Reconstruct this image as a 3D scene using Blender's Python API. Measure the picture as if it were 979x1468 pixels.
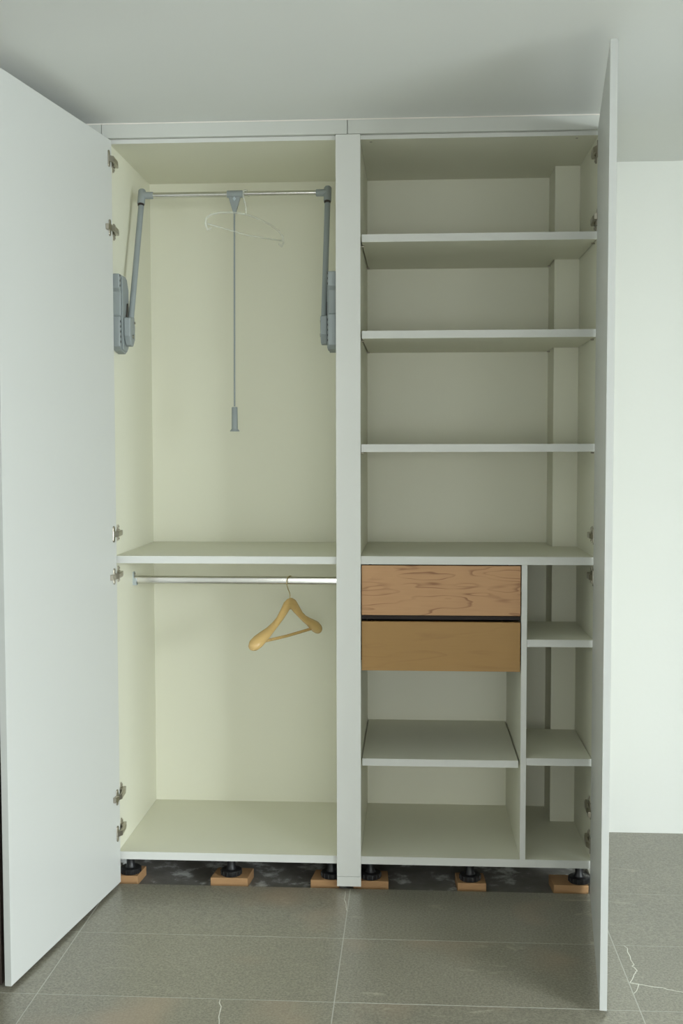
import bpy, bmesh, math, random
from mathutils import Vector, Matrix
random.seed(4)
S = bpy.context.scene
for o in list(bpy.data.objects): bpy.data.objects.remove(o)
C = S.collection

# ------------------------------------------------------------------ camera
cam = bpy.data.objects.new('camera', bpy.data.cameras.new('camera')); C.objects.link(cam)
S.camera = cam
YAW, PITCH, ROLL, FPX = -0.06233, -0.05663, -0.00185, 1642.7
fw = Vector((math.sin(YAW)*math.cos(PITCH), math.cos(YAW)*math.cos(PITCH), math.sin(PITCH)))
rt = Vector((math.cos(YAW), -math.sin(YAW), 0)); up = rt.cross(fw)
R_ = rt*math.cos(ROLL)+up*math.sin(ROLL); U_ = up*math.cos(ROLL)-rt*math.sin(ROLL)
m = Matrix((R_, U_, -fw)).transposed().to_4x4(); m.translation = (0.98175, -3.71408, 1.45853)
cam.matrix_world = m
cam.data.sensor_fit = 'VERTICAL'; cam.data.sensor_height = 36; cam.data.sensor_width = 24
cam.data.lens = FPX/1468*36; cam.data.clip_start = 0.05

# ------------------------------------------------------------------ light
world = bpy.data.worlds.new('world'); S.world = world; world.use_nodes = True
bg = world.node_tree.nodes['Background']
bg.inputs[0].default_value = (0.74, 0.88, 0.90, 1); bg.inputs[1].default_value = 2.0
RX0, RX1, RY0, WY, CE = -0.9, 4.4, -5.6, 0.606, 2.5
WIN = dict(y0=-5.2, y1=-2.7, z0=0.0, z1=2.10)
FILL_WIN = dict(x0=0.1, x1=2.7, z0=0.0, z1=1.90)
def area(name, loc, rot, sx, sy, power, col):
    l = bpy.data.lights.new(name, 'AREA'); l.shape = 'RECTANGLE'; l.size = sx; l.size_y = sy
    l.energy = power; l.color = col
    o = bpy.data.objects.new(name, l); C.objects.link(o); o.location = loc; o.rotation_euler = rot
    return o
DAY = (0.955, 1.0, 0.99)
# the bright sky as the right window sees it, above the dark ground outside
area('daylight_and_fill', (RX1+1.7, -5.0, 2.5), (0, math.radians(90), 0), 3.1, 5.0, 2150, (0.92, 1.0, 1.03))
area('daylight_and_fill', ((FILL_WIN['x0']+FILL_WIN['x1'])/2, RY0-1.2, 1.55), (math.radians(90), 0, 0), 3.6, 2.1, 150, (1.0, 0.985, 0.95))  # added frontal fill from behind the viewer, lifts wardrobe front and interior
S.view_settings.view_transform = 'Standard'; S.view_settings.look = 'None'
S.view_settings.gamma = 1; S.view_settings.use_curve_mapping = False
S.view_settings.exposure = -0.05

# ------------------------------------------------------------------ materials
def mat(name, col, rough=0.5, metal=0.0, spec=0.5, bump=None, var=None):
    M = bpy.data.materials.new(name); M.use_nodes = True
    nt = M.node_tree; b = nt.nodes['Principled BSDF']
    b.inputs['Base Color'].default_value = (*col, 1); b.inputs['Roughness'].default_value = rough
    b.inputs['Metallic'].default_value = metal; b.inputs['Specular IOR Level'].default_value = spec
    tc = nt.nodes.new('ShaderNodeTexCoord')
    if var:
        sc, amt = var
        n = nt.nodes.new('ShaderNodeTexNoise'); n.inputs['Scale'].default_value = sc; n.inputs['Detail'].default_value = 4
        nt.links.new(tc.outputs['Object'], n.inputs['Vector'])
        r = nt.nodes.new('ShaderNodeValToRGB')
        r.color_ramp.elements[0].position = 0.3; r.color_ramp.elements[1].position = 0.7
        r.color_ramp.elements[0].color = (*[c*(1-amt) for c in col], 1); r.color_ramp.elements[1].color = (*[min(1, c*(1+amt)) for c in col], 1)
        nt.links.new(n.outputs['Fac'], r.inputs['Fac']); nt.links.new(r.outputs['Color'], b.inputs['Base Color'])
    if bump:
        sc, st = bump
        n = nt.nodes.new('ShaderNodeTexNoise'); n.inputs['Scale'].default_value = sc; n.inputs['Detail'].default_value = 3
        nt.links.new(tc.outputs['Object'], n.inputs['Vector'])
        bp = nt.nodes.new('ShaderNodeBump'); bp.inputs['Strength'].default_value = st; bp.inputs['Distance'].default_value = 0.002
        nt.links.new(n.outputs['Fac'], bp.inputs['Height']); nt.links.new(bp.outputs['Normal'], b.inputs['Normal'])
    return M
M = {}
M['wall'] = mat('white_wall_paint', (0.82, 0.835, 0.80), 0.9, bump=(60, 0.15), var=(1.2, 0.012))
M['wall2'] = mat('bounce_cut_wall_grey', (0.60, 0.60, 0.565), 0.9, bump=(60, 0.15))  # unseen walls, greyed below the white one to cut bounced light
M['band'] = mat('dimmed_edge_band', (0.44, 0.45, 0.43), 0.5)  # darker copy of the white edge, tones down overlit door ends
M['ceil'] = mat('white_ceiling_paint', (0.77, 0.785, 0.765), 0.95, bump=(40, 0.1), var=(0.9, 0.015))
M['trim'] = mat('white_trim_board', (0.56, 0.57, 0.53), 0.6)
M['lam'] = mat('cream_laminate', (0.762, 0.755, 0.625), 0.5, bump=(400, 0.05))
M['front'] = mat('white_laminate_edge', (0.635, 0.64, 0.605), 0.45)
M['door'] = mat('white_door_laminate', (0.61, 0.62, 0.595), 0.42, bump=(300, 0.04))
M['chrome'] = mat('chrome', (0.66, 0.65, 0.62), 0.2, 1.0)
M['nickel'] = mat('nickel_hinge', (0.42, 0.39, 0.33), 0.32, 1.0)
M['grey'] = mat('grey_plastic', (0.27, 0.30, 0.30), 0.5)
M['rubber'] = mat('black_plastic', (0.012, 0.012, 0.013), 0.45)
M['brass'] = mat('brass_wire', (0.55, 0.45, 0.25), 0.25, 1.0)
M['bracket'] = mat('zinc_bracket', (0.5, 0.56, 0.6), 0.3, 0.8)
M['dark'] = mat('dark_interior_board', (0.03, 0.02, 0.016), 0.7)
M['darkwood'] = mat('dark_brown_door', (0.045, 0.03, 0.024), 0.5, var=(6, 0.2))
M['grout'] = mat('pale_grout', (0.54, 0.54, 0.49), 0.95)
M['vein'] = mat('white_filled_crack', (0.75, 0.75, 0.67), 0.8)
M['faint'] = mat('faint_grey_vein', (0.38, 0.38, 0.32), 0.8)
M['caulk'] = mat('pale_caulk', (0.80, 0.76, 0.70), 0.8)

def nodes(M):
    return M.node_tree, M.node_tree.nodes['Principled BSDF'], M.node_tree.nodes.new, M.node_tree.links.new

def wood(name, light, dark, loops, scale, amt, rough=0.4):
    X = mat(name, light, rough); nt, b, N, L = nodes(X)
    tc = N('ShaderNodeTexCoord'); mp = N('ShaderNodeMapping'); mp.inputs['Scale'].default_value = scale
    L(tc.outputs['Object'], mp.inputs['Vector'])
    n = N('ShaderNodeTexNoise'); n.inputs['Scale'].default_value = 1; n.inputs['Detail'].default_value = 2.2; n.inputs['Roughness'].default_value = 0.45
    L(mp.outputs[0], n.inputs['Vector'])
    mu = N('ShaderNodeMath'); mu.operation = 'MULTIPLY'; mu.inputs[1].default_value = loops; L(n.outputs['Fac'], mu.inputs[0])
    fr = N('ShaderNodeMath'); fr.operation = 'FRACT'; L(mu.outputs[0], fr.inputs[0])
    r = N('ShaderNodeValToRGB'); e = r.color_ramp.elements
    e[0].position = 0.0; e[0].color = (0, 0, 0, 1); e[1].position = 1.0; e[1].color = (0, 0, 0, 1)
    a = e.new(0.70); a.color = (0.12, 0.12, 0.12, 1); a = e.new(0.90); a.color = (1, 1, 1, 1)
    L(fr.outputs[0], r.inputs['Fac'])
    n2 = N('ShaderNodeTexNoise'); n2.inputs['Scale'].default_value = 1; n2.inputs['Detail'].default_value = 5
    m2 = N('ShaderNodeMapping'); m2.inputs['Scale'].default_value = (12, 12, 220); L(tc.outputs['Object'], m2.inputs['Vector']); L(m2.outputs[0], n2.inputs['Vector'])
    n3 = N('ShaderNodeTexNoise'); n3.inputs['Scale'].default_value = 7; n3.inputs['Detail'].default_value = 1; L(tc.outputs['Object'], n3.inputs['Vector'])
    r3 = N('ShaderNodeMapRange'); r3.inputs[1].default_value = 0.38; r3.inputs[2].default_value = 0.62; L(n3.outputs['Fac'], r3.inputs[0])
    w = N('ShaderNodeMath'); w.operation = 'MULTIPLY'; L(r.outputs['Color'], w.inputs[0]); L(r3.outputs[0], w.inputs[1])
    w2 = N('ShaderNodeMath'); w2.operation = 'MULTIPLY_ADD'; w2.inputs[1].default_value = amt; L(w.outputs[0], w2.inputs[0])
    w3 = N('ShaderNodeMath'); w3.operation = 'MULTIPLY'; w3.inputs[1].default_value = 0.28; L(n2.outputs['Fac'], w3.inputs[0]); L(w3.outputs[0], w2.inputs[2])
    mx = N('ShaderNodeMix'); mx.data_type = 'RGBA'; mx.inputs[6].default_value = (*light, 1); mx.inputs[7].default_value = (*dark, 1)
    mx.clamp_factor = True
    L(w2.outputs[0], mx.inputs[0]); L(mx.outputs[2], b.inputs['Base Color'])
    return X
M['drawer1'] = wood('figured_cherry_veneer', (0.53, 0.30, 0.14), (0.28, 0.125, 0.05), 8, (3.4, 3, 20), 1.2, 0.55)
M['drawer2'] = wood('plain_cherry_veneer', (0.37, 0.21, 0.062), (0.25, 0.12, 0.035), 6, (2.2, 3, 14), 0.30, 0.55)
M['hangwood'] = wood('lacquered_beech', (0.70, 0.48, 0.20), (0.50, 0.29, 0.09), 5, (12, 12, 12), 0.25, 0.25)
M['block'] = wood('raw_wood_block', (0.42, 0.24, 0.11), (0.26, 0.14, 0.06), 8, (10, 10, 40), 0.4, 0.75)

def stone():
    X = mat('grey_limestone', (0.2, 0.2, 0.17), 0.30, spec=1.0); nt, b, N, L = nodes(X)
    g = N('ShaderNodeNewGeometry'); oi = N('ShaderNodeObjectInfo')
    sh = N('ShaderNodeVectorMath'); sh.operation = 'SCALE'; sh.inputs[0].default_value = (7, 3, 5); L(oi.outputs['Random'], sh.inputs['Scale'])
    ad = N('ShaderNodeVectorMath'); L(g.outputs['Position'], ad.inputs[0]); L(sh.outputs[0], ad.inputs[1])
    def noise(sc, det, rough=0.5, dist=0):
        n = N('ShaderNodeTexNoise'); n.inputs['Scale'].default_value = sc; n.inputs['Detail'].default_value = det
        n.inputs['Roughness'].default_value = rough; n.inputs['Distortion'].default_value = dist
        L(ad.outputs[0], n.inputs['Vector']); return n.outputs['Fac']
    def ramp(fac, p0, c0, p1, c1):
        r = N('ShaderNodeValToRGB'); r.color_ramp.elements[0].position = p0; r.color_ramp.elements[1].position = p1
        r.color_ramp.elements[0].color = (*c0, 1); r.color_ramp.elements[1].color = (*c1, 1); L(fac, r.inputs['Fac']); return r.outputs['Color']
    def mix(f, a, c, mode='MIX'):
        x = N('ShaderNodeMix'); x.data_type = 'RGBA'; x.blend_type = mode
        if isinstance(f, float): x.inputs[0].default_value = f
        else: L(f, x.inputs[0])
        L(a, x.inputs[6])
        if isinstance(c, tuple): x.inputs[7].default_value = (*c, 1)
        else: L(c, x.inputs[7])
        return x.outputs[2]
    base = ramp(noise(150, 7, 0.8), 0.39, (0.160, 0.152, 0.116), 0.62, (0.352, 0.328, 0.258))
    cloud = ramp(noise(3.0, 4), 0.3, (0.42, 0.42, 0.42), 0.7, (0.56, 0.56, 0.56))
    c = mix(0.45, base, cloud, 'OVERLAY')
    stain = ramp(noise(2.6, 2), 0.60, (0, 0, 0), 0.74, (0.5, 0.5, 0.5))
    c = mix(stain, c, (0.405, 0.297, 0.207))
    # broken white flecks and short veins
    mp = N('ShaderNodeMapping'); mp.inputs['Rotation'].default_value = (0, 0, 0.5); mp.inputs['Scale'].default_value = (5, 16, 5); L(ad.outputs[0], mp.inputs['Vector'])
    v = N('ShaderNodeTexNoise'); v.inputs['Scale'].default_value = 1.0; v.inputs['Detail'].default_value = 5; v.inputs['Roughness'].default_value = 0.6
    v.inputs['Distortion'].default_value = 0.8; L(mp.outputs[0], v.inputs['Vector'])
    fl = ramp(v.outputs['Fac'], 0.64, (0, 0, 0), 0.78, (0.6, 0.6, 0.6))
    c = mix(fl, c, (0.66, 0.623, 0.483))
    L(c, b.inputs['Base Color'])
    bp = N('ShaderNodeBump'); bp.inputs['Strength'].default_value = 0.25; bp.inputs['Distance'].default_value = 0.001
    L(noise(300, 4), bp.inputs['Height']); L(bp.outputs[0], b.inputs['Normal'])
    return X
M['stone'] = stone()
def concrete():
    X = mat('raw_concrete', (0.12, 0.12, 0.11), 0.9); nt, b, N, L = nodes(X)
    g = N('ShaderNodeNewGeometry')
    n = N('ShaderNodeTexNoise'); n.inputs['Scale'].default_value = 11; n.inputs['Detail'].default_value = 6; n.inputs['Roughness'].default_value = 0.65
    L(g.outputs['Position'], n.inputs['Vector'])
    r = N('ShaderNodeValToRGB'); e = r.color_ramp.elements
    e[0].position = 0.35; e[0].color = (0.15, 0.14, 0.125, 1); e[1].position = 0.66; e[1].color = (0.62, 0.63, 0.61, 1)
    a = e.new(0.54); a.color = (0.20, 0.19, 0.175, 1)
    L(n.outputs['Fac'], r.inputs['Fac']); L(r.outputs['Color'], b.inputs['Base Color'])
    return X
M['concrete'] = concrete()
def clear(name, col, t, rough):
    X = bpy.data.materials.new(name); X.use_nodes = True; nt = X.node_tree
    b = nt.nodes['Principled BSDF']; b.inputs['Base Color'].default_value = (*col, 1); b.inputs['Roughness'].default_value = rough
    tr = nt.nodes.new('ShaderNodeBsdfTransparent'); mx = nt.nodes.new('ShaderNodeMixShader'); mx.inputs[0].default_value = 1-t
    nt.links.new(tr.outputs[0], mx.inputs[1]); nt.links.new(b.outputs[0], mx.inputs[2])
    nt.links.new(mx.outputs[0], nt.nodes['Material Output'].inputs['Surface'])
    return X
M['plastic'] = clear('clear_white_plastic', (0.80, 0.82, 0.76), 0.72, 0.4)
M['glass'] = clear('window_glass', (0.9, 0.95, 0.95), 0.93, 0.02)

# ------------------------------------------------------------------ helpers
def box(bm, x0, x1, y0, y1, z0, z1):
    vs = [bm.verts.new((x, y, z)) for x in (x0, x1) for y in (y0, y1) for z in (z0, z1)]
    for f in ((0,1,3,2),(4,6,7,5),(0,4,5,1),(2,3,7,6),(0,2,6,4),(1,5,7,3)): bm.faces.new([vs[i] for i in f])
def prism(bm, pts, a0, a1, axis='z'):
    """pts: 2D outline; extruded along axis."""
    def P(p, a):
        return {'z': (p[0], p[1], a), 'x': (a, p[0], p[1]), 'y': (p[0], a, p[1])}[axis]
    lo = [bm.verts.new(P(p, a0)) for p in pts]; hi = [bm.verts.new(P(p, a1)) for p in pts]
    bm.faces.new(lo[::-1]); bm.faces.new(hi); n = len(pts)
    for i in range(n): bm.faces.new([lo[i], lo[(i+1)%n], hi[(i+1)%n], hi[i]])
def tube(bm, path, rad, seg=16, sx=1.0, cap=True, flat=None):
    """round tube along path; rad float or list. flat=(axis vector, factor) squashes"""
    path = [Vector(p) for p in path]; n = len(path)
    rad = rad if isinstance(rad, (list, tuple)) else [rad]*n
    rings = []; prev = None
    for i, p in enumerate(path):
        t = (path[min(i+1, n-1)]-path[max(i-1, 0)]).normalized()
        if prev is None:
            a = Vector((0, 0, 1)) if abs(t.z) < 0.9 else Vector((0, 1, 0)); u = t.cross(a).normalized()
        else: u = (prev - t*prev.dot(t)).normalized()
        prev = u; v = t.cross(u)
        rings.append([bm.verts.new(p+(u*math.cos(k*2*math.pi/seg)*sx+v*math.sin(k*2*math.pi/seg))*rad[i]) for k in range(seg)])
    for a, b in zip(rings, rings[1:]):
        for k in range(seg): bm.faces.new([a[k], a[(k+1)%seg], b[(k+1)%seg], b[k]])
    if cap: bm.faces.new(rings[0][::-1]); bm.faces.new(rings[-1])
def obj(name, bm, m, parent=None, bevel=0, smooth=False, seg=2):
    bmesh.ops.recalc_face_normals(bm, faces=bm.faces)
    me = bpy.data.meshes.new(name); bm.to_mesh(me); bm.free()
    if smooth:
        for p in me.polygons: p.use_smooth = True
    me.materials.append(m)
    o = bpy.data.objects.new(name, me); C.objects.link(o)
    if parent is not None:
        o.parent = parent
        bpy.context.view_layer.update() if False else None
        # geometry is given in world coordinates: cancel the parents' offset
        off = Vector((0, 0, 0)); q = parent
        while q: off += q.location; q = q.parent
        o.location = -off
    if bevel:
        b = o.modifiers.new('bevel', 'BEVEL'); b.width = bevel; b.segments = seg; b.limit_method = 'ANGLE'; b.angle_limit = math.radians(40)
    if smooth:
        try:
            o.data.set_sharp_from_angle(angle=math.radians(40))
        except Exception: pass
    return o
def bx(name, m, parent, x0, x1, y0, y1, z0, z1, bevel=0):
    bm = bmesh.new(); box(bm, x0, x1, y0, y1, z0, z1); return obj(name, bm, m, parent, bevel)
def thing(name, label, cat, loc, group=None):
    o = bpy.data.objects.new(name, None); C.objects.link(o); o.location = loc; o.empty_display_size = 0.1
    o['label'] = label; o['category'] = cat
    if group: o['group'] = group
    return o
def struct(o, label=None):
    o['kind'] = 'structure'
    if label: o['label'] = label; 
    return o

def ring(bm, P, a, t0, t1):
    """rectangular frame: a = outer (u0,u1,v0,v1) + inner (u0,u1,v0,v1); P maps (u, v, t) to space"""
    o = [(a[0], a[2]), (a[1], a[2]), (a[1], a[3]), (a[0], a[3])]; i = [(a[4], a[6]), (a[5], a[6]), (a[5], a[7]), (a[4], a[7])]
    V = [[bm.verts.new(P(u, v, t)) for u, v in L] for L in (o, i) for t in (t0, t1)]
    for k in range(4):
        n = (k+1) % 4
        for A, B in ((V[0], V[1]), (V[1], V[3]), (V[3], V[2]), (V[2], V[0])): bm.faces.new([A[k], A[n], B[n], B[k]])

# ------------------------------------------------------------------ dimensions found from the photograph
D = 0.569            # inner depth of the cabinets
CD = 0.393           # depth at which the boxed corner starts
XL, XLR = 0.0, 0.734
SR0, XR = 0.812, 1.564
XC = 1.477
D0, D1 = 1.333, 1.351
ZT, ZTT = 2.438, 2.452
ZB, ZBB = 0.108, 0.082
T = 0.018

# ------------------------------------------------------------------ room
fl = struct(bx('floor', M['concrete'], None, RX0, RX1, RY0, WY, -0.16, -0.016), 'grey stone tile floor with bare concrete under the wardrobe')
YE = -0.006                      # tiles stop here in front of the wardrobe
bm = bmesh.new()
GX = [-0.02-0.7955*2, -0.02-0.7955, -0.02, 0.7775, 1.571, 1.571+0.795, 1.571+1.59, 1.571+2.385, 1.571+3.18, 1.571+3.975]
GY = [0.002+0.3925*2, 0.002] + [-0.391-0.3925*i for i in range(14)]
box(bm, RX0, RX1, RY0, YE, -0.016, -0.0004)
box(bm, 1.586, RX1, YE, WY, -0.016, -0.0004)
obj('grout', bm, M['grout'], fl)
g = 0.0015
for i in range(len(GX)-1):
    for j in range(len(GY)-1):
        x0, x1 = max(GX[i]+g, RX0), min(GX[i+1]-g, RX1); y0, y1 = max(GY[j+1]+g, RY0), min(GY[j]-g, WY)
        if x1 <= x0+0.02 or y1 <= y0+0.02: continue
        if j < 1:
            if x0 < 1.5: continue
            x0 = max(x0, 1.586)
        elif j == 1 and x0 < 1.5: y1 = YE
        bm = bmesh.new(); z = random.uniform(-0.00005, 0.0001)
        box(bm, x0, x1, y0, y1, -0.0003, z)
        obj('tile', bm, M['stone'], fl)
def vein(pts, w=0.0022, mt='vein'):
    bm = bmesh.new(); n = len(pts); L = []; 
    for i, p in enumerate(pts):
        a = Vector(pts[max(i-1, 0)]); b = Vector(pts[min(i+1, n-1)]); t = (b-a).normalized(); q = Vector((-t.y, t.x))*w/2*(0.6 if i in (0, n-1) else random.uniform(0.7, 1.2))
        L.append([bm.verts.new((p[0]+s*q.x, p[1]+s*q.y, z)) for s, z in ((1, 0.0001), (1, 0.0004), (-1, 0.0004), (-1, 0.0001))])
    for a, b in zip(L, L[1:]):
        for k in range(4): bm.faces.new([a[k], a[(k+1)%4], b[(k+1)%4], b[k]])
    bm.faces.new(L[0]); bm.faces.new(L[-1])
    obj('vein', bm, M[mt], fl)
def jag(pts, k=4, a=0.004):
    out = [pts[0]]
    for p, q in zip(pts, pts[1:]):
        for i in range(1, k+1):
            t = i/k; out.append((p[0]+(q[0]-p[0])*t+random.uniform(-a, a)*(i < k), p[1]+(q[1]-p[1])*t+random.uniform(-a, a)*(i < k)))
    return out
vein(jag([(1.600,-.394),(1.606,-.417),(1.605,-.466),(1.606,-.517),(1.598,-.525),(1.607,-.556),(1.595,-.576),(1.574,-.627),(1.596,-.636),(1.573,-.689)], 3, 0.003), 0.0026)
vein(jag([(1.574,-.630),(1.596,-.634),(1.627,-.647),(1.657,-.651),(1.669,-.662),(1.697,-.671),(1.76,-.70)], 3, 0.003), 0.0022)
vein(jag([(0.762,-0.03),(0.763,-0.10),(0.772,-0.16),(0.778,-0.19)], 3, 0.003), 0.0018)
vein([(0.184,-.396),(0.15,-.585),(0.114,-.782)], 0.0012, 'faint')
vein([(0.117,-.787),(0.123,-.919),(0.13,-1.0)], 0.0012, 'faint')
vein([(0.985,-.56),(0.944,-.782)], 0.0010, 'faint')
vein(jag([(0.475,-.787),(0.485,-.84),(0.492,-.90),(0.50,-1.0)], 3, 0.003), 0.0022)

struct(bx('ceiling', M['ceil'], None, RX0-0.1, RX1+0.1, RY0-0.1, WY+0.1, CE, CE+0.1), 'plain white painted ceiling')
struct(bx('wall_back', M['wall'], None, RX0-0.1, RX1+0.1, WY, WY+0.1, -0.16, CE), 'plain white wall behind and right of the wardrobe')
struct(bx('wall_left', M['wall2'], None, RX0-0.1, RX0, RY0, WY, -0.16, CE), 'plain wall left of the wardrobe, greyed to cut bounced light')
bm = bmesh.new(); w = FILL_WIN
ring(bm, lambda u, v, t: (u, t, v), (RX0, RX1, -0.16, CE, w['x0'], w['x1'], w['z0'], w['z1']), RY0-0.2, RY0)
struct(obj('wall_front', bm, M['wall2']), 'wall behind the viewer with an added fill window, greyed to cut bounced light')
struct(bx('wall_corner', M['wall'], None, RX0, -0.022, 0.002, WY, -0.016, CE), 'white wall stub beside the wardrobe')
bm = bmesh.new(); w = WIN
ring(bm, lambda u, v, t: (t, u, v), (RY0, WY, -0.16, CE, w['y0'], w['y1'], w['z0'], w['z1']), RX1, RX1+0.2)
struct(obj('wall_right', bm, M['wall2']), 'right wall with the tall window, greyed to cut bounced light')
win = bpy.data.objects.new('window_1', None); C.objects.link(win); win.location = (RX1+0.1, -3.95, 0); struct(win, 'tall white framed window in three lights')
fill_win = bpy.data.objects.new('fill_window', None); C.objects.link(fill_win); fill_win.location = (1.4, RY0-0.1, 0); struct(fill_win, 'added white framed window in three lights for frontal fill')  # made-up window, put in so frontal fill can enter
def glazing(parent, a0, a1, zt, mk, P):
    n = 3; st_ = (a1-a0)/n
    for k in range(n):
        a, b = a0+k*st_, a0+(k+1)*st_
        bm = bmesh.new()
        ring(bm, P, (a, b, 0, zt, a+.05, b-.05, .06, zt-.06), -.025, .025)
        fr_ = obj('window_frame', bm, M['door'], parent)
        bm = bmesh.new(); mk(bm, (a+.05, b-.05, .06, zt-.06), 0.004); obj('pane', M and bm, M['glass'], fr_)
glazing(win, WIN['y0'], WIN['y1'], WIN['z1'], lambda bm, q, t: box(bm, RX1+.1-t/2, RX1+.1+t/2, *q), lambda u, v, t: (RX1+.1+t, u, v))
glazing(fill_win, FILL_WIN['x0'], FILL_WIN['x1'], FILL_WIN['z1'], lambda bm, q, t: box(bm, q[0], q[1], RY0-.1-t/2, RY0-.1+t/2, q[2], q[3]), lambda u, v, t: (u, RY0-.1+t, v))
# dark room door seen as a sliver behind the left wardrobe door
d = bpy.data.objects.new('door_1', None); C.objects.link(d); d.location = (-0.5, -0.72, 0); struct(d, 'dark brown door leaf standing behind the open left wardrobe door')
bm = bmesh.new(); box(bm, RX0+.01, -0.128, -0.748, -0.708, 0.004, 2.05); dl = obj('door_leaf', bm, M['darkwood'], d, 0.002)
bm = bmesh.new(); tube(bm, [(-0.22, -0.7485, 1.0), (-0.22, -0.775, 1.0), (-0.23, -0.787, 1.0), (-0.34, -0.787, 1.0)], 0.009, 12); obj('door_handle', bm, M['nickel'], dl, smooth=True)

# ------------------------------------------------------------------ trims of the built-in front
YF = -0.018
def trim(name, x0, x1, z0, z1, label):
    o = bx(name, M['trim'], None, x0, x1, YF, 0.0, z0, z1, 0.0006); struct(o, label); return o
trim('trim_1', -0.020, 0.771, ZTT, 2.4955, 'white fascia board above the hanging cabinet')
trim('trim_2', 0.773, 1.60, ZTT, 2.4955, 'white fascia board above the shelf cabinet')
trim('trim_3', RX0+.001, -0.022, ZTT, 2.4955, 'white fascia board left of the wardrobe')
st = bx('trim_4', M['front'], None, 0.734, 0.813, YF, 0.0, 0.0455, 2.4505, 0.0006); struct(st, 'white vertical filler strip between the two cabinets')
bx('toe_piece', M['front'], st, 0.734, 0.813, YF, 0.0, 0.012, 0.0447, 0.0005)
ck = bx('trim_5', M['caulk'], None, RX0+.001, 1.60, YF+0.001, 0.0, 2.496, 2.4995); struct(ck, 'pale caulk line between fascia and ceiling')

# ------------------------------------------------------------------ cabinet parts
def foot(parent, x, y=0.056, zt=ZBB):
    bm = bmesh.new()
    tube(bm, [(x, y, 0.0172), (x, y, 0.019), (x, y, 0.035), (x, y, 0.037)], [0.0325, 0.034, 0.034, 0.031], 28)
    f = obj('levelling_foot', bm, M['rubber'], parent, smooth=True)
    bm = bmesh.new(); tube(bm, [(x, y, 0.0371), (x, y, 0.045), (x, y, 0.060), (x, y, zt-0.0075)], [0.018, 0.0135, 0.0135, 0.0135], 20)
    obj('foot_shaft', bm, M['rubber'], f, smooth=True)
    bm = bmesh.new(); tube(bm, [(x, y, zt-0.007), (x, y, zt-0.0005)], [0.03, 0.03], 20)
    obj('foot_plate', bm, M['rubber'], f, smooth=True)
    bm = bmesh.new()
    for k in range(14):
        a = k*2*math.pi/14; c = Vector((x+0.0345*math.cos(a), y+0.0345*math.sin(a), 0.027)); 
        vs = []
        box(bm, c.x-.0018, c.x+.0018, c.y-.0018, c.y+.0018, 0.0195, 0.0345)
    obj('grip_rib', bm, M['rubber'], f)['kind'] = 'stuff'
def pin(parent, x, y, z, s):
    bm = bmesh.new(); tube(bm, [(x-s*0.0035, y, z-0.003), (x+s*0.010, y, z-0.003)], 0.0025, 10)
    obj('shelf_pin', bm, M['nickel'], parent, smooth=True)

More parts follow.
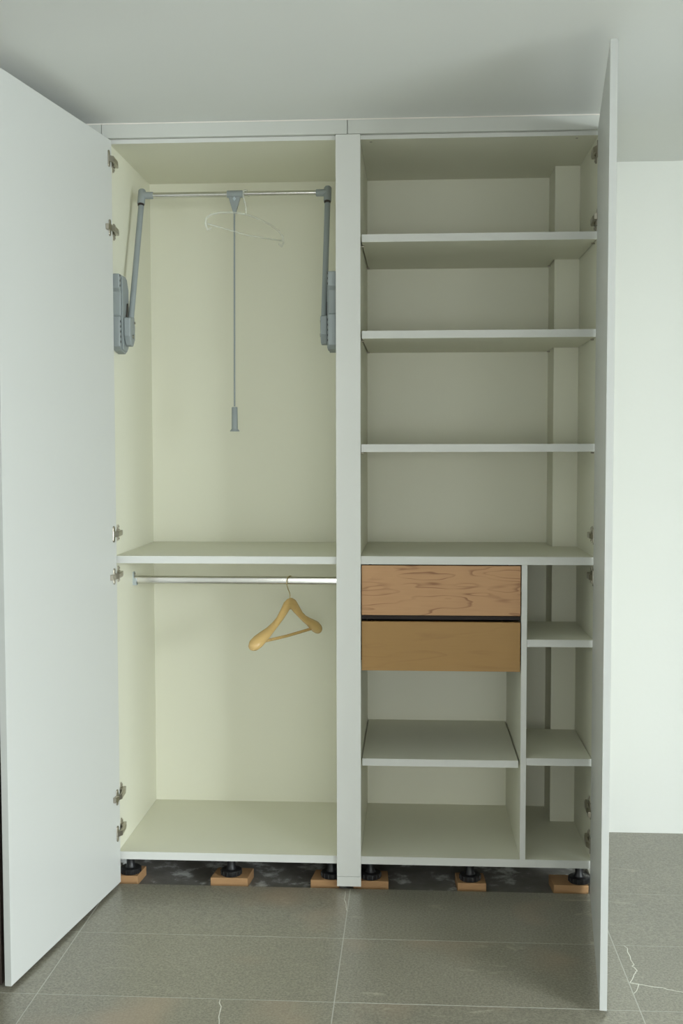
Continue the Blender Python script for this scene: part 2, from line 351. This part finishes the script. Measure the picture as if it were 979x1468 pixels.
def rotz(v, a): return Vector((v[0]*math.cos(a)-v[1]*math.sin(a), v[0]*math.sin(a)+v[1]*math.cos(a)))
def make_door(parent, H, E, sgn, z0, z1, hs):
    """H hinge corner, E far corner of the inner face (plan). sgn=+1 inner face looks to +x."""
    H = Vector(H); E = Vector(E); dv = (E-H).normalized(); n = Vector((-dv.y, dv.x))
    if n.x*sgn < 0: n = -n
    L = (E-H).length; th = 0.0185
    pp = lambda s, t: (H+dv*s+n*t)
    bm = bmesh.new(); prism(bm, [pp(0, 0), pp(L-0.0014, 0), pp(L-0.0014, -th), pp(0, -th)], z0, z1)
    dr = obj('door', bm, M['door'], parent, 0.0007)
    bm = bmesh.new(); prism(bm, [pp(L-0.0009, -0.0002), pp(L, -0.0002), pp(L, -th+0.0002), pp(L-0.0009, -th+0.0002)], z0+.0003, z1-.0003)
    obj('edge_band', bm, M['band'], dr)
    xs = XL if sgn > 0 else XR
    for z, typ in hs:
        bm = bmesh.new()      # mounting plate on the side panel with its vertical wing
        a, b = sorted((xs+sgn*0.0003, xs+sgn*0.0045)); prism(bm, [(0.024, z-.011), (0.031, z-.013), (0.031, z-.027), (0.039, z-.027), (0.039, z-.013), (0.052, z-.011), (0.052, z+.011), (0.039, z+.013), (0.039, z+.027), (0.031, z+.027), (0.031, z+.013), (0.024, z+.011)], a, b, 'x')
        hg = obj('hinge', bm, M['nickel'], parent, 0.0012)
        for dz in (-0.02, 0.02):
            bm = bmesh.new(); tube(bm, [(xs+sgn*0.0045, 0.035, z+dz), (xs+sgn*0.007, 0.035, z+dz)], 0.0035, 10)
            obj('screw', bm, M['nickel'], hg, smooth=True)
        # flange with rounded ends on the door
        bm = bmesh.new(); s0, s1 = 0.016, 0.032; out = []
        c = pp((s0+s1)/2, 0)
        hw = (s1-s0)/2; poly = []
        for k in range(9): an = math.pi*k/8; poly.append((hw*math.cos(an), 0.020+0.007*math.sin(an)))
        for k in range(9): an = math.pi+math.pi*k/8; poly.append((hw*math.cos(an), -0.020+0.007*math.sin(an)))
        lo = [bm.verts.new((*(pp((s0+s1)/2+p[0], 0.0003)), z+p[1])) for p in poly]; hi = [bm.verts.new((*(pp((s0+s1)/2+p[0]*0.85, 0.0030)), z+p[1]*0.97)) for p in poly]
        bm.faces.new(lo[::-1]); bm.faces.new(hi)
        for i in range(len(poly)): bm.faces.new([lo[i], lo[(i+1)%len(poly)], hi[(i+1)%len(poly)], hi[i]])
        obj('hinge_cup', bm, M['nickel'], hg, 0.0008)
        if typ:
            bm = bmesh.new(); prism(bm, [pp(0.032, 0.0003), pp(0.056, 0.0003), pp(0.054, 0.010), pp(0.032, 0.012)], z-0.010, z+0.008)
            obj('hinge_damper', bm, M['nickel'], hg, 0.0008)
        bm = bmesh.new()      # arm: from the cup over the panel edge to the plate
        A = pp(0.030, 0.003); B = pp(0.012, 0.014); X = Vector((xs+sgn*0.020, 0.008)); Y = Vector((xs+sgn*0.019, 0.030)); Z = Vector((xs+sgn*0.0125, 0.062))
        A2 = pp(0.018, 0.003); B2 = pp(0.008, 0.006); X2 = Vector((xs+sgn*0.012, 0.010)); Y2 = Vector((xs+sgn*0.005, 0.022)); Z2 = Vector((xs+sgn*0.005, 0.062))
        o1 = [A, B, X, Y, Z]; o2 = [A2, B2, X2, Y2, Z2]; hh = [0.010, 0.0085, 0.0085, 0.0085, 0.0070]; rr = []
        for p, q, h in zip(o1, o2, hh): rr.append([bm.verts.new((*p, z-h)), bm.verts.new((*p, z+h)), bm.verts.new((*q, z+h)), bm.verts.new((*q, z-h))])
        for a, b in zip(rr, rr[1:]):
            for k in range(4): bm.faces.new([a[k], a[(k+1)%4], b[(k+1)%4], b[k]])
        bm.faces.new(rr[0]); bm.faces.new(rr[-1])
        obj('hinge_arm', bm, M['nickel'], hg, 0.001)
    return dr

# ---- left: hanging cabinet
LC = thing('wardrobe_cabinet', 'tall white left wardrobe cabinet with clothes rail, mid shelf and door swung open left', 'wardrobe', (0.367, 0.28, 0), )
bx('side_panel', M['lam'], LC, XL-T, XL, 0, D, ZBB, ZTT, 0.0004)
bx('side_panel', M['lam'], LC, XLR, XLR+T, 0, D, ZBB, ZTT, 0.0004)
bx('back_panel', M['lam'], LC, XL-T, XLR+T, D+.0002, D+.008, ZBB, ZTT)
bx('top_panel', M['lam'], LC, XL+.0002, XLR-.0002, 0.0005, D, ZT, ZTT-.0006, 0.0004)
bx('bottom_panel', M['lam'], LC, XL+.0002, XLR-.0002, 0.0005, D, ZBB, ZB, 0.0005)
bx('edge_band', M['front'], LC, XL+.0002, XLR-.0002, -0.0006, 0.0003, ZBB, ZB)
bx('edge_band', M['front'], LC, XL+.0002, XLR-.0002, -0.0006, 0.0003, ZT, ZTT-.0006)
def shelf(parent, poly, z0, z1, front):
    bm = bmesh.new(); prism(bm, poly, z0, z1); s = obj('shelf', bm, M['lam'], parent, 0.0005)
    bx('edge_band', M['front'], s, poly[0][0], poly[1][0], front-0.0008, front-0.0001, z0+.0002, z1-.0002)
    return s
shelf(LC, [(XL+.0005, 0), (XLR-.0005, 0), (XLR-.0005, D-.001), (XL+.0005, D-.001)], 1.077, 1.1015, 0)
# oval chrome clothes rail
bm = bmesh.new(); RZ, RY = 0.9935, 0.25
prof = [(RY+0.0075*math.cos(a), RZ+(0.0075*math.sin(a))+(0.0065 if math.sin(a) > 0 else -0.0065 if math.sin(a) < 0 else 0)) for a in [k*2*math.pi/32+0.01 for k in range(32)]]
prism(bm, prof, 0.004, XLR-0.004, 'x')
rail = obj('clothes_rail', bm, M['chrome'], LC, smooth=True)
for x0, x1 in ((0.0003, 0.0032), (XLR-.0032, XLR-.0003)):
    bm = bmesh.new(); box(bm, x0, x1, RY-.013, RY+.013, RZ-.018, RZ+.028)
    s = 1 if x0 < .3 else -1; a, b = sorted((x0 if s > 0 else x1, (x0 if s > 0 else x1)+s*.013))
    br = obj('rail_bracket', bm, M['bracket'], LC)
    bm = bmesh.new(); prism(bm, [(RY-.0125, RZ+.006), (RY-.0125, RZ-.0185), (RY+.0125, RZ-.0185), (RY+.0125, RZ+.006), (RY+.0098, RZ+.006), (RY+.0098, RZ-.0155), (RY-.0098, RZ-.0155), (RY-.0098, RZ+.006)], a+(.0033 if s > 0 else 0), b-(.0033 if s < 0 else 0), 'x')
    obj('rail_cradle', bm, M['bracket'], br)
    bm = bmesh.new(); e = x1 if s > 0 else x0; tube(bm, [(e, RY, RZ+.021), (e+s*.003, RY, RZ+.021)], 0.0035, 10); obj('screw', bm, M['nickel'], br, smooth=True)
make_door(LC, (0.0115, -0.0200), (-0.0935, -0.772), 1, 0.012, 2.444,
          [(2.382, 0), (2.163, 1), (1.176, 0), (1.038, 1), (0.305, 1), (0.183, 0)])
for x in (0.026, 0.371, 0.711): foot(LC, x)

# ---- right: shelf cabinet
RC = thing('wardrobe_cabinet', 'tall white right wardrobe cabinet with shelves, two wood drawers and door open right', 'wardrobe', (1.188, 0.28, 0))
bx('side_panel', M['lam'], RC, SR0-T, SR0, 0, D, ZBB, ZTT, 0.0004)
bx('side_panel', M['lam'], RC, XR, XR+T, 0, D, ZBB, ZTT, 0.0004)
bx('back_panel', M['lam'], RC, SR0-T, XR+T, D+.0002, D+.008, ZBB, ZTT)
bx('top_panel', M['lam'], RC, SR0+.0002, XR-.0002, 0.0005, D, ZT, ZTT-.0006, 0.0004)
bx('bottom_panel', M['lam'], RC, SR0+.0002, XR-.0002, 0.0005, D, ZBB, ZB, 0.0005)
bx('edge_band', M['front'], RC, SR0+.0002, XR-.0002, -0.0006, 0.0003, ZBB, ZB)
bx('edge_band', M['front'], RC, SR0+.0002, XR-.0002, -0.0006, 0.0003, ZT, ZTT-.0006)
bx('corner_casing', M['lam'], RC, XC, XR-.0006, CD, D, ZB+.0002, ZT-.0002)
def notched(gl, gr, gb=0.001):
    return [(SR0+gl, 0.0), (XR-gr, 0.0), (XR-gr, CD-.001-gb), (XC-.001-gr, CD-.001-gb), (XC-.001-gr, D-gb), (SR0+gl, D-gb)]
for z0, z1 in ((2.114, 2.139), (1.807, 1.832)):
    s = shelf(RC, notched(0.0048, 0.003), z0, z1, 0.0)
    pin(s, SR0, 0.06, z0, 1); pin(s, SR0, D-.05, z0, 1); pin(s, XR, 0.06, z0, -1); pin(s, XC, D-.05, z0, -1)
s = shelf(RC, notched(0.0025, 0.0015), 1.442, 1.4675, 0.0)
pin(s, SR0, 0.03, 1.442, 1); pin(s, XR, 0.03, 1.442, -1)
shelf(RC, notched(0.0003, 0.0003), 1.077, 1.1035, 0.0)
bm = bmesh.new(); box(bm, D0, D1, 0.001, D-.0005, ZB+.0002, 1.0768); dv = obj('divider_panel', bm, M['lam'], RC, 0.0004)
bx('edge_band', M['front'], dv, D0, D1, 0.0002, 0.0009, ZB+.0004, 1.0765)
for z0, z1, gp in ((0.8105, 0.8345, 0.0004), (0.421, 0.4450, 0.0018)):
    shelf(RC, [(D1+.0006, 0), (XR-gp, 0), (XR-gp, CD-.001), (D1+.0006, CD-.001)], z0, z1, 0)
shelf(RC, [(SR0+.0045, 0.02), (D0-.0055, 0.02), (D0-.0055, D-.001), (SR0+.0045, D-.001)], 0.4065, 0.4305, 0.02)
# drawers: dark boxes behind veneered fronts
for z0, z1, mt, lab in ((0.911, 1.0735, M['drawer1'], 'drawer front with lively looping grain'), (0.7285, 0.8895, M['drawer2'], 'plainer, more golden drawer front')):
    bm = bmesh.new(); x0, x1, t = SR0+.012, D0-.012, .012
    dr = bx('drawer', M['dark'], RC, x0+t, x1-t, .02, .488, z0+.012, z0+.02)
    for q in ((x0, x0+t, .02, .5), (x1-t, x1, .02, .5), (x0+t, x1-t, .488, .5)): bx('drawer_side', M['dark'], dr, *q, z0+.012, z1-.035)
    f = bx('drawer_front', mt, dr, SR0+.0035, D0-.0035, -0.001, 0.0185, z0, z1, 0.0007); f['label'] = lab
    for a, b in ((SR0+.0003, SR0+.0115), (D0-.0115, D0-.0003)): bx('drawer_runner', M['dark'], dr, a, b, .02, .5, z0+.03, z0+.075)
bx('drawer_support', M['dark'], RC, SR0+.002, D0-.002, .030, .55, 0.893, 0.905)
make_door(RC, (1.5580, -0.0200), (1.4625, -0.812), -1, 0.012, 2.455,
          [(2.385, 0), (2.173, 1), (1.174, 0), (1.042, 0), (0.286, 1), (0.174, 0)])
for x in (0.842, 1.174, 1.534): foot(RC, x)
for x, y in ((0.845, .03), (1.50, .03)):
    bm = bmesh.new(); tube(bm, [(x, y, ZT-.0015), (x, y, ZT+.001)], 0.004, 12); obj('screw', bm, M['nickel'], RC, smooth=True)

# ------------------------------------------------------------------ wood blocks under the feet
BL = [(-0.045, 0.058, 'small raw wood block under the black foot nearest the left door'),
      (0.306, 0.431, 'raw wood block standing free under the middle foot of the left cabinet'),
      (0.643, 0.737, 'raw wood block just left of the centre filler strip'),
      (0.786, 0.903, 'raw wood block just right of the centre filler strip'),
      (1.132, 1.226, 'raw wood block with a split front under the middle foot of the right cabinet'),
      (1.447, 1.560, 'raw wood block partly behind the open right door')]
for i, (x0, x1, lab) in enumerate(BL):
    yy = 0.020; dp = 0.095
    bm = bmesh.new()
    sk = 0.010 if i < 3 else -0.006
    prism(bm, [(x0, yy), (x1, yy), (x1+sk*.8, yy+dp), (x0+sk, yy+dp)], -0.0155, 0.0170)
    b = obj('wood_block', bm, M['block'], None, 0.0015)
    b['label'] = lab; b['category'] = 'wood block'; b['group'] = 'wood blocks under the wardrobe feet'

# ------------------------------------------------------------------ pull-down wardrobe lift
LZ, LY = 2.327, 0.25
LF = thing('wardrobe_lift', 'grey pull-down wardrobe lift with chrome bar and long pull rod, left cabinet', 'wardrobe lift', (0.367, 0.10, 1.77))
def side(xw, s):
    """xw: the panel face, s: direction into the cabinet"""
    X = lambda v: xw+s*v
    def ex(pts, a, b): 
        bm = bmesh.new(); lo, hi = sorted((X(a), X(b))); prism(bm, pts, lo, hi, 'x'); return bm
    bm = ex([(0.000, 2.024), (0.000, 1.978), (0.014, 1.966), (0.014, 1.889), (0.000, 1.887), (0.000, 1.788), (0.022, 1.776), (0.075, 1.768), (0.100, 1.785), (0.118, 1.86), (0.110, 1.985), (0.085, 2.024)], 0.0005, 0.027)
    h = obj('gear_housing', bm, M['grey'], LF, 0.003)
    obj('cover_plate', ex([(0.024, 2.016), (0.024, 1.78), (0.075, 1.774), (0.097, 1.79), (0.112, 1.86), (0.104, 1.982), (0.083, 2.016)], 0.0272, 0.031), M['grey'], h, 0.0015)
    bm = bmesh.new()
    for k in range(14):
        z = 1.80+k*0.0165
        if 1.882 < z < 1.97: continue
        lo, hi = sorted((X(0.0265), X(0.0288))); box(bm, lo, hi, 0.0035, 0.006, z, z+0.007)
    sl = obj('seam_slot', bm, M['dark'], h); sl['kind'] = 'stuff'
    # pivot cup that holds the arm
    pts = [(0.030, 1.885), (0.088, 1.893), (0.098, 1.86), (0.094, 1.815), (0.072, 1.792), (0.050, 1.796), (0.030, 1.825)]
    p = obj('pivot_cup', ex(pts, 0.0315, 0.054), M['grey'], LF, 0.004)
    for yy, zz, rr, hh in ((0.062, 1.825, 0.006, 0.0035), (0.082, 1.872, 0.004, 0.0045)):
        bm = bmesh.new(); tube(bm, [(X(0.054), yy, zz), (X(0.054+hh), yy, zz)], rr, 14); obj('screw', bm, M['nickel'], p, smooth=True)
    ax = X(0.045)
    bm = bmesh.new(); tube(bm, [(ax, 0.064, 1.855), (ax, LY, LZ-0.012)], 0.0098, 18); arm = obj('arm', bm, M['grey'], LF, smooth=True)
    bm = bmesh.new(); bx0, bx1 = sorted((X(0.0335), X(0.036))); prism(bm, [(0.055, 1.88), (0.060, 1.88), (0.075, 1.935), (0.070, 1.935)], bx0, bx1, 'x'); obj('arm_slot', bm, M['dark'], arm)
    # elbow at the top: upright sleeve, round cap, sideways sleeve
    dz = Vector((0, LY-0.064, LZ-1.855)).normalized(); top = Vector((ax, LY, LZ))
    bm = bmesh.new(); tube(bm, [top-dz*0.034, top-dz*0.032, top+dz*0.018, top+dz*0.022], [0.0118, 0.0130, 0.0130, 0.0105], 20)
    e = obj('elbow', bm, M['grey'], LF, smooth=True)
    bm = bmesh.new(); tube(bm, [(ax, LY, LZ), (ax+s*0.038, LY, LZ), (ax+s*0.040, LY, LZ)], [0.0122, 0.0122, 0.0108], 20)
    obj('tube_socket', bm, M['grey'], e, smooth=True)
    bm = bmesh.new(); tube(bm, [top-dz*0.040, top-dz*0.035], [0.0108, 0.0116], 16); obj('collar', bm, M['dark'], e, smooth=True)
    return ax
xa = side(XL, 1); xb = side(XLR, -1)
XM = 0.368
bm = bmesh.new(); tube(bm, [(xa+0.036, LY, LZ), (XM+.02, LY, LZ)], 0.0095, 24); obj('chrome_tube', bm, M['chrome'], LF, smooth=True)
bm = bmesh.new(); tube(bm, [(XM+.025, LY, LZ+.001), (xb-0.036, LY, LZ+.001)], 0.0082, 24); obj('chrome_tube', bm, M['chrome'], LF, smooth=True)
bm = bmesh.new(); tube(bm, [(XM-.026, LY, LZ), (XM-.024, LY, LZ), (XM+.028, LY, LZ), (XM+.030, LY, LZ)], [.0115, .0125, .0125, .0105], 24)
cn = obj('centre_connector', bm, M['grey'], LF, 0.0012)
bm = bmesh.new(); prism(bm, [(XM-.021, LZ-.008), (XM+.021, LZ-.008), (XM+.004, LZ-.066), (XM-.004, LZ-.066)], LY-.007, LY+.007, 'y')
obj('rod_bracket', bm, M['grey'], cn, 0.0012)
bm = bmesh.new(); prism(bm, [(XM-.006, LZ-.017), (XM, LZ-.009), (XM+.006, LZ-.017), (XM, LZ-.025)], LY-.0095, LY-.0074, 'y'); obj('rivet', bm, M['bracket'], cn, 0.0005)
XP = XM-0.001
bm = bmesh.new(); tube(bm, [(XP, LY, LZ-.062), (XP-0.004, LY, 1.60)], 0.0030, 12); rod = obj('pull_rod', bm, M['grey'], LF, smooth=True)
bm = bmesh.new(); tube(bm, [(XP-.004, LY, 1.598), (XP-.004, LY, 1.596), (XP-.004, LY, 1.522), (XP-.004, LY, 1.516), (XP-.004, LY, 1.5135)], [.0085, .0102, .0110, .0165, .0168], 24)
obj('handle', bm, M['grey'], rod, smooth=True)

# ------------------------------------------------------------------ hangers
def frame(origin, az):
    e = Vector((math.cos(az), math.sin(az), 0)); n = Vector((-math.sin(az), math.cos(az), 0)); O = Vector(origin)
    return lambda s, t, z: O+e*s+n*t+Vector((0, 0, z))
def loft(bm, secs, seg=16):
    rings = []
    for c, hu, hv, U, V in secs: rings.append([bm.verts.new(c+U*hu*math.cos(k*2*math.pi/seg)+V*hv*math.sin(k*2*math.pi/seg)) for k in range(seg)])
    for a, b in zip(rings, rings[1:]):
        for k in range(seg): bm.faces.new([a[k], a[(k+1)%seg], b[(k+1)%seg], b[k]])
    bm.faces.new(rings[0][::-1]); bm.faces.new(rings[-1])
az = math.radians(63.5); NX, NZ = 0.5535, 0.9320
F = frame((NX, LY, 0), az)
HG = thing('coat_hanger', 'varnished wooden coat hanger with trouser bar on the lower clothes rail', 'hanger', (NX, LY, NZ))
secs = []
# (s, ztop, zbottom, half thickness, sideways curve)
pro = [(a, b, c, d, -e) for a, b, c, d, e in [(0.0, 0.000, -0.040, .0085, 0), (.012, -.0010, -.042, .0105, 0), (.030, -.009, -.056, .0115, 0), (.050, -.030, -.070, .0105, 0), (.075, -.056, -.086, .0095, -.001), (.100, -.073, -.100, .0125, -.003),
       (.130, -.086, -.116, .0165, -.004), (.160, -.096, -.134, .0215, -.007), (.185, -.105, -.149, .0240, -.010), (.203, -.115, -.156, .0220, -.013), (.213, -.126, -.154, .0150, -.015), (.217, -.135, -.146, .006, -.016)]]
def fn(p, sg):
    s, a, b, h, cv = p
    tl = min(1, s/0.09)*0.55
    U = (F(0, 1, 0)-F(0, 0, 0))
    V = Vector((0, 0, 1))
    return (F(sg*s, cv, NZ+(a+b)/2), h, abs(a-b)/2, U, V)
bm = bmesh.new(); loft(bm, [fn(p, -1) for p in pro[::-1]]+[fn(p, 1) for p in pro[1:]], 20)
body = obj('shoulder', bm, M['hangwood'], HG, smooth=True)
bm = bmesh.new(); tube(bm, [F(-.190, .014, NZ-.132), F(0, .014, NZ-.135), F(.190, .014, NZ-.132)], 0.0052, 14); obj('trouser_bar', bm, M['hangwood'], HG, smooth=True)
pts = []; r = 0.0215; cz = 0.9878
for k in range(0, 22):
    a = math.radians(-25+k*10.6); pts.append(F(math.cos(a)*r, 0, cz+math.sin(a)*r*1.0))
pts += [F(-.012, 0, cz-.024), F(-.003, 0, cz-.036), F(0, 0, cz-.046), F(0, 0, NZ-.004)]
bm = bmesh.new(); tube(bm, pts, 0.0017, 10); obj('hook', bm, M['brass'], HG, smooth=True)

PX = 0.407; PZ = 2.258
F2 = frame((PX, LY, 0), math.radians(58))
PH = thing('coat_hanger', 'thin clear plastic hanger, barely visible, on the upper chrome lift bar', 'hanger', (PX, LY, PZ))
pts = []; r = 0.0150
for k in range(0, 21):
    a = math.radians(-10+k*11); pts.append(F2(math.cos(a)*r, 0, LZ-.0025+math.sin(a)*r))
pts += [F2(-.006, 0, LZ-.028), F2(0, 0, LZ-.042), F2(0, 0, PZ)]
bm = bmesh.new(); tube(bm, pts, 0.0032, 12, sx=1.0); obj('hook', bm, M['plastic'], PH, smooth=True)
pts = [F2(-.180, 0, PZ-.075), F2(-.196, 0, PZ-.082), F2(-.206, 0, PZ-.068), F2(-.203, 0, PZ-.046), F2(-.18, 0, PZ-.030), F2(-.14, 0, PZ-.017), F2(-.09, 0, PZ-.008), F2(-.04, 0, PZ-.002), F2(0, 0, PZ),
       F2(.04, 0, PZ-.002), F2(.09, 0, PZ-.008), F2(.14, 0, PZ-.017), F2(.18, 0, PZ-.030), F2(.203, 0, PZ-.046), F2(.206, 0, PZ-.068), F2(.196, 0, PZ-.082), F2(.180, 0, PZ-.075)]
bm = bmesh.new(); tube(bm, pts, 0.0034, 10); obj('shoulder', bm, M['plastic'], PH, smooth=True)
bm = bmesh.new(); tube(bm, [F2(-.197, 0, PZ-.062), F2(0, 0, PZ-.070), F2(.197, 0, PZ-.062)], 0.0026, 10); obj('trouser_bar', bm, M['plastic'], PH, smooth=True)
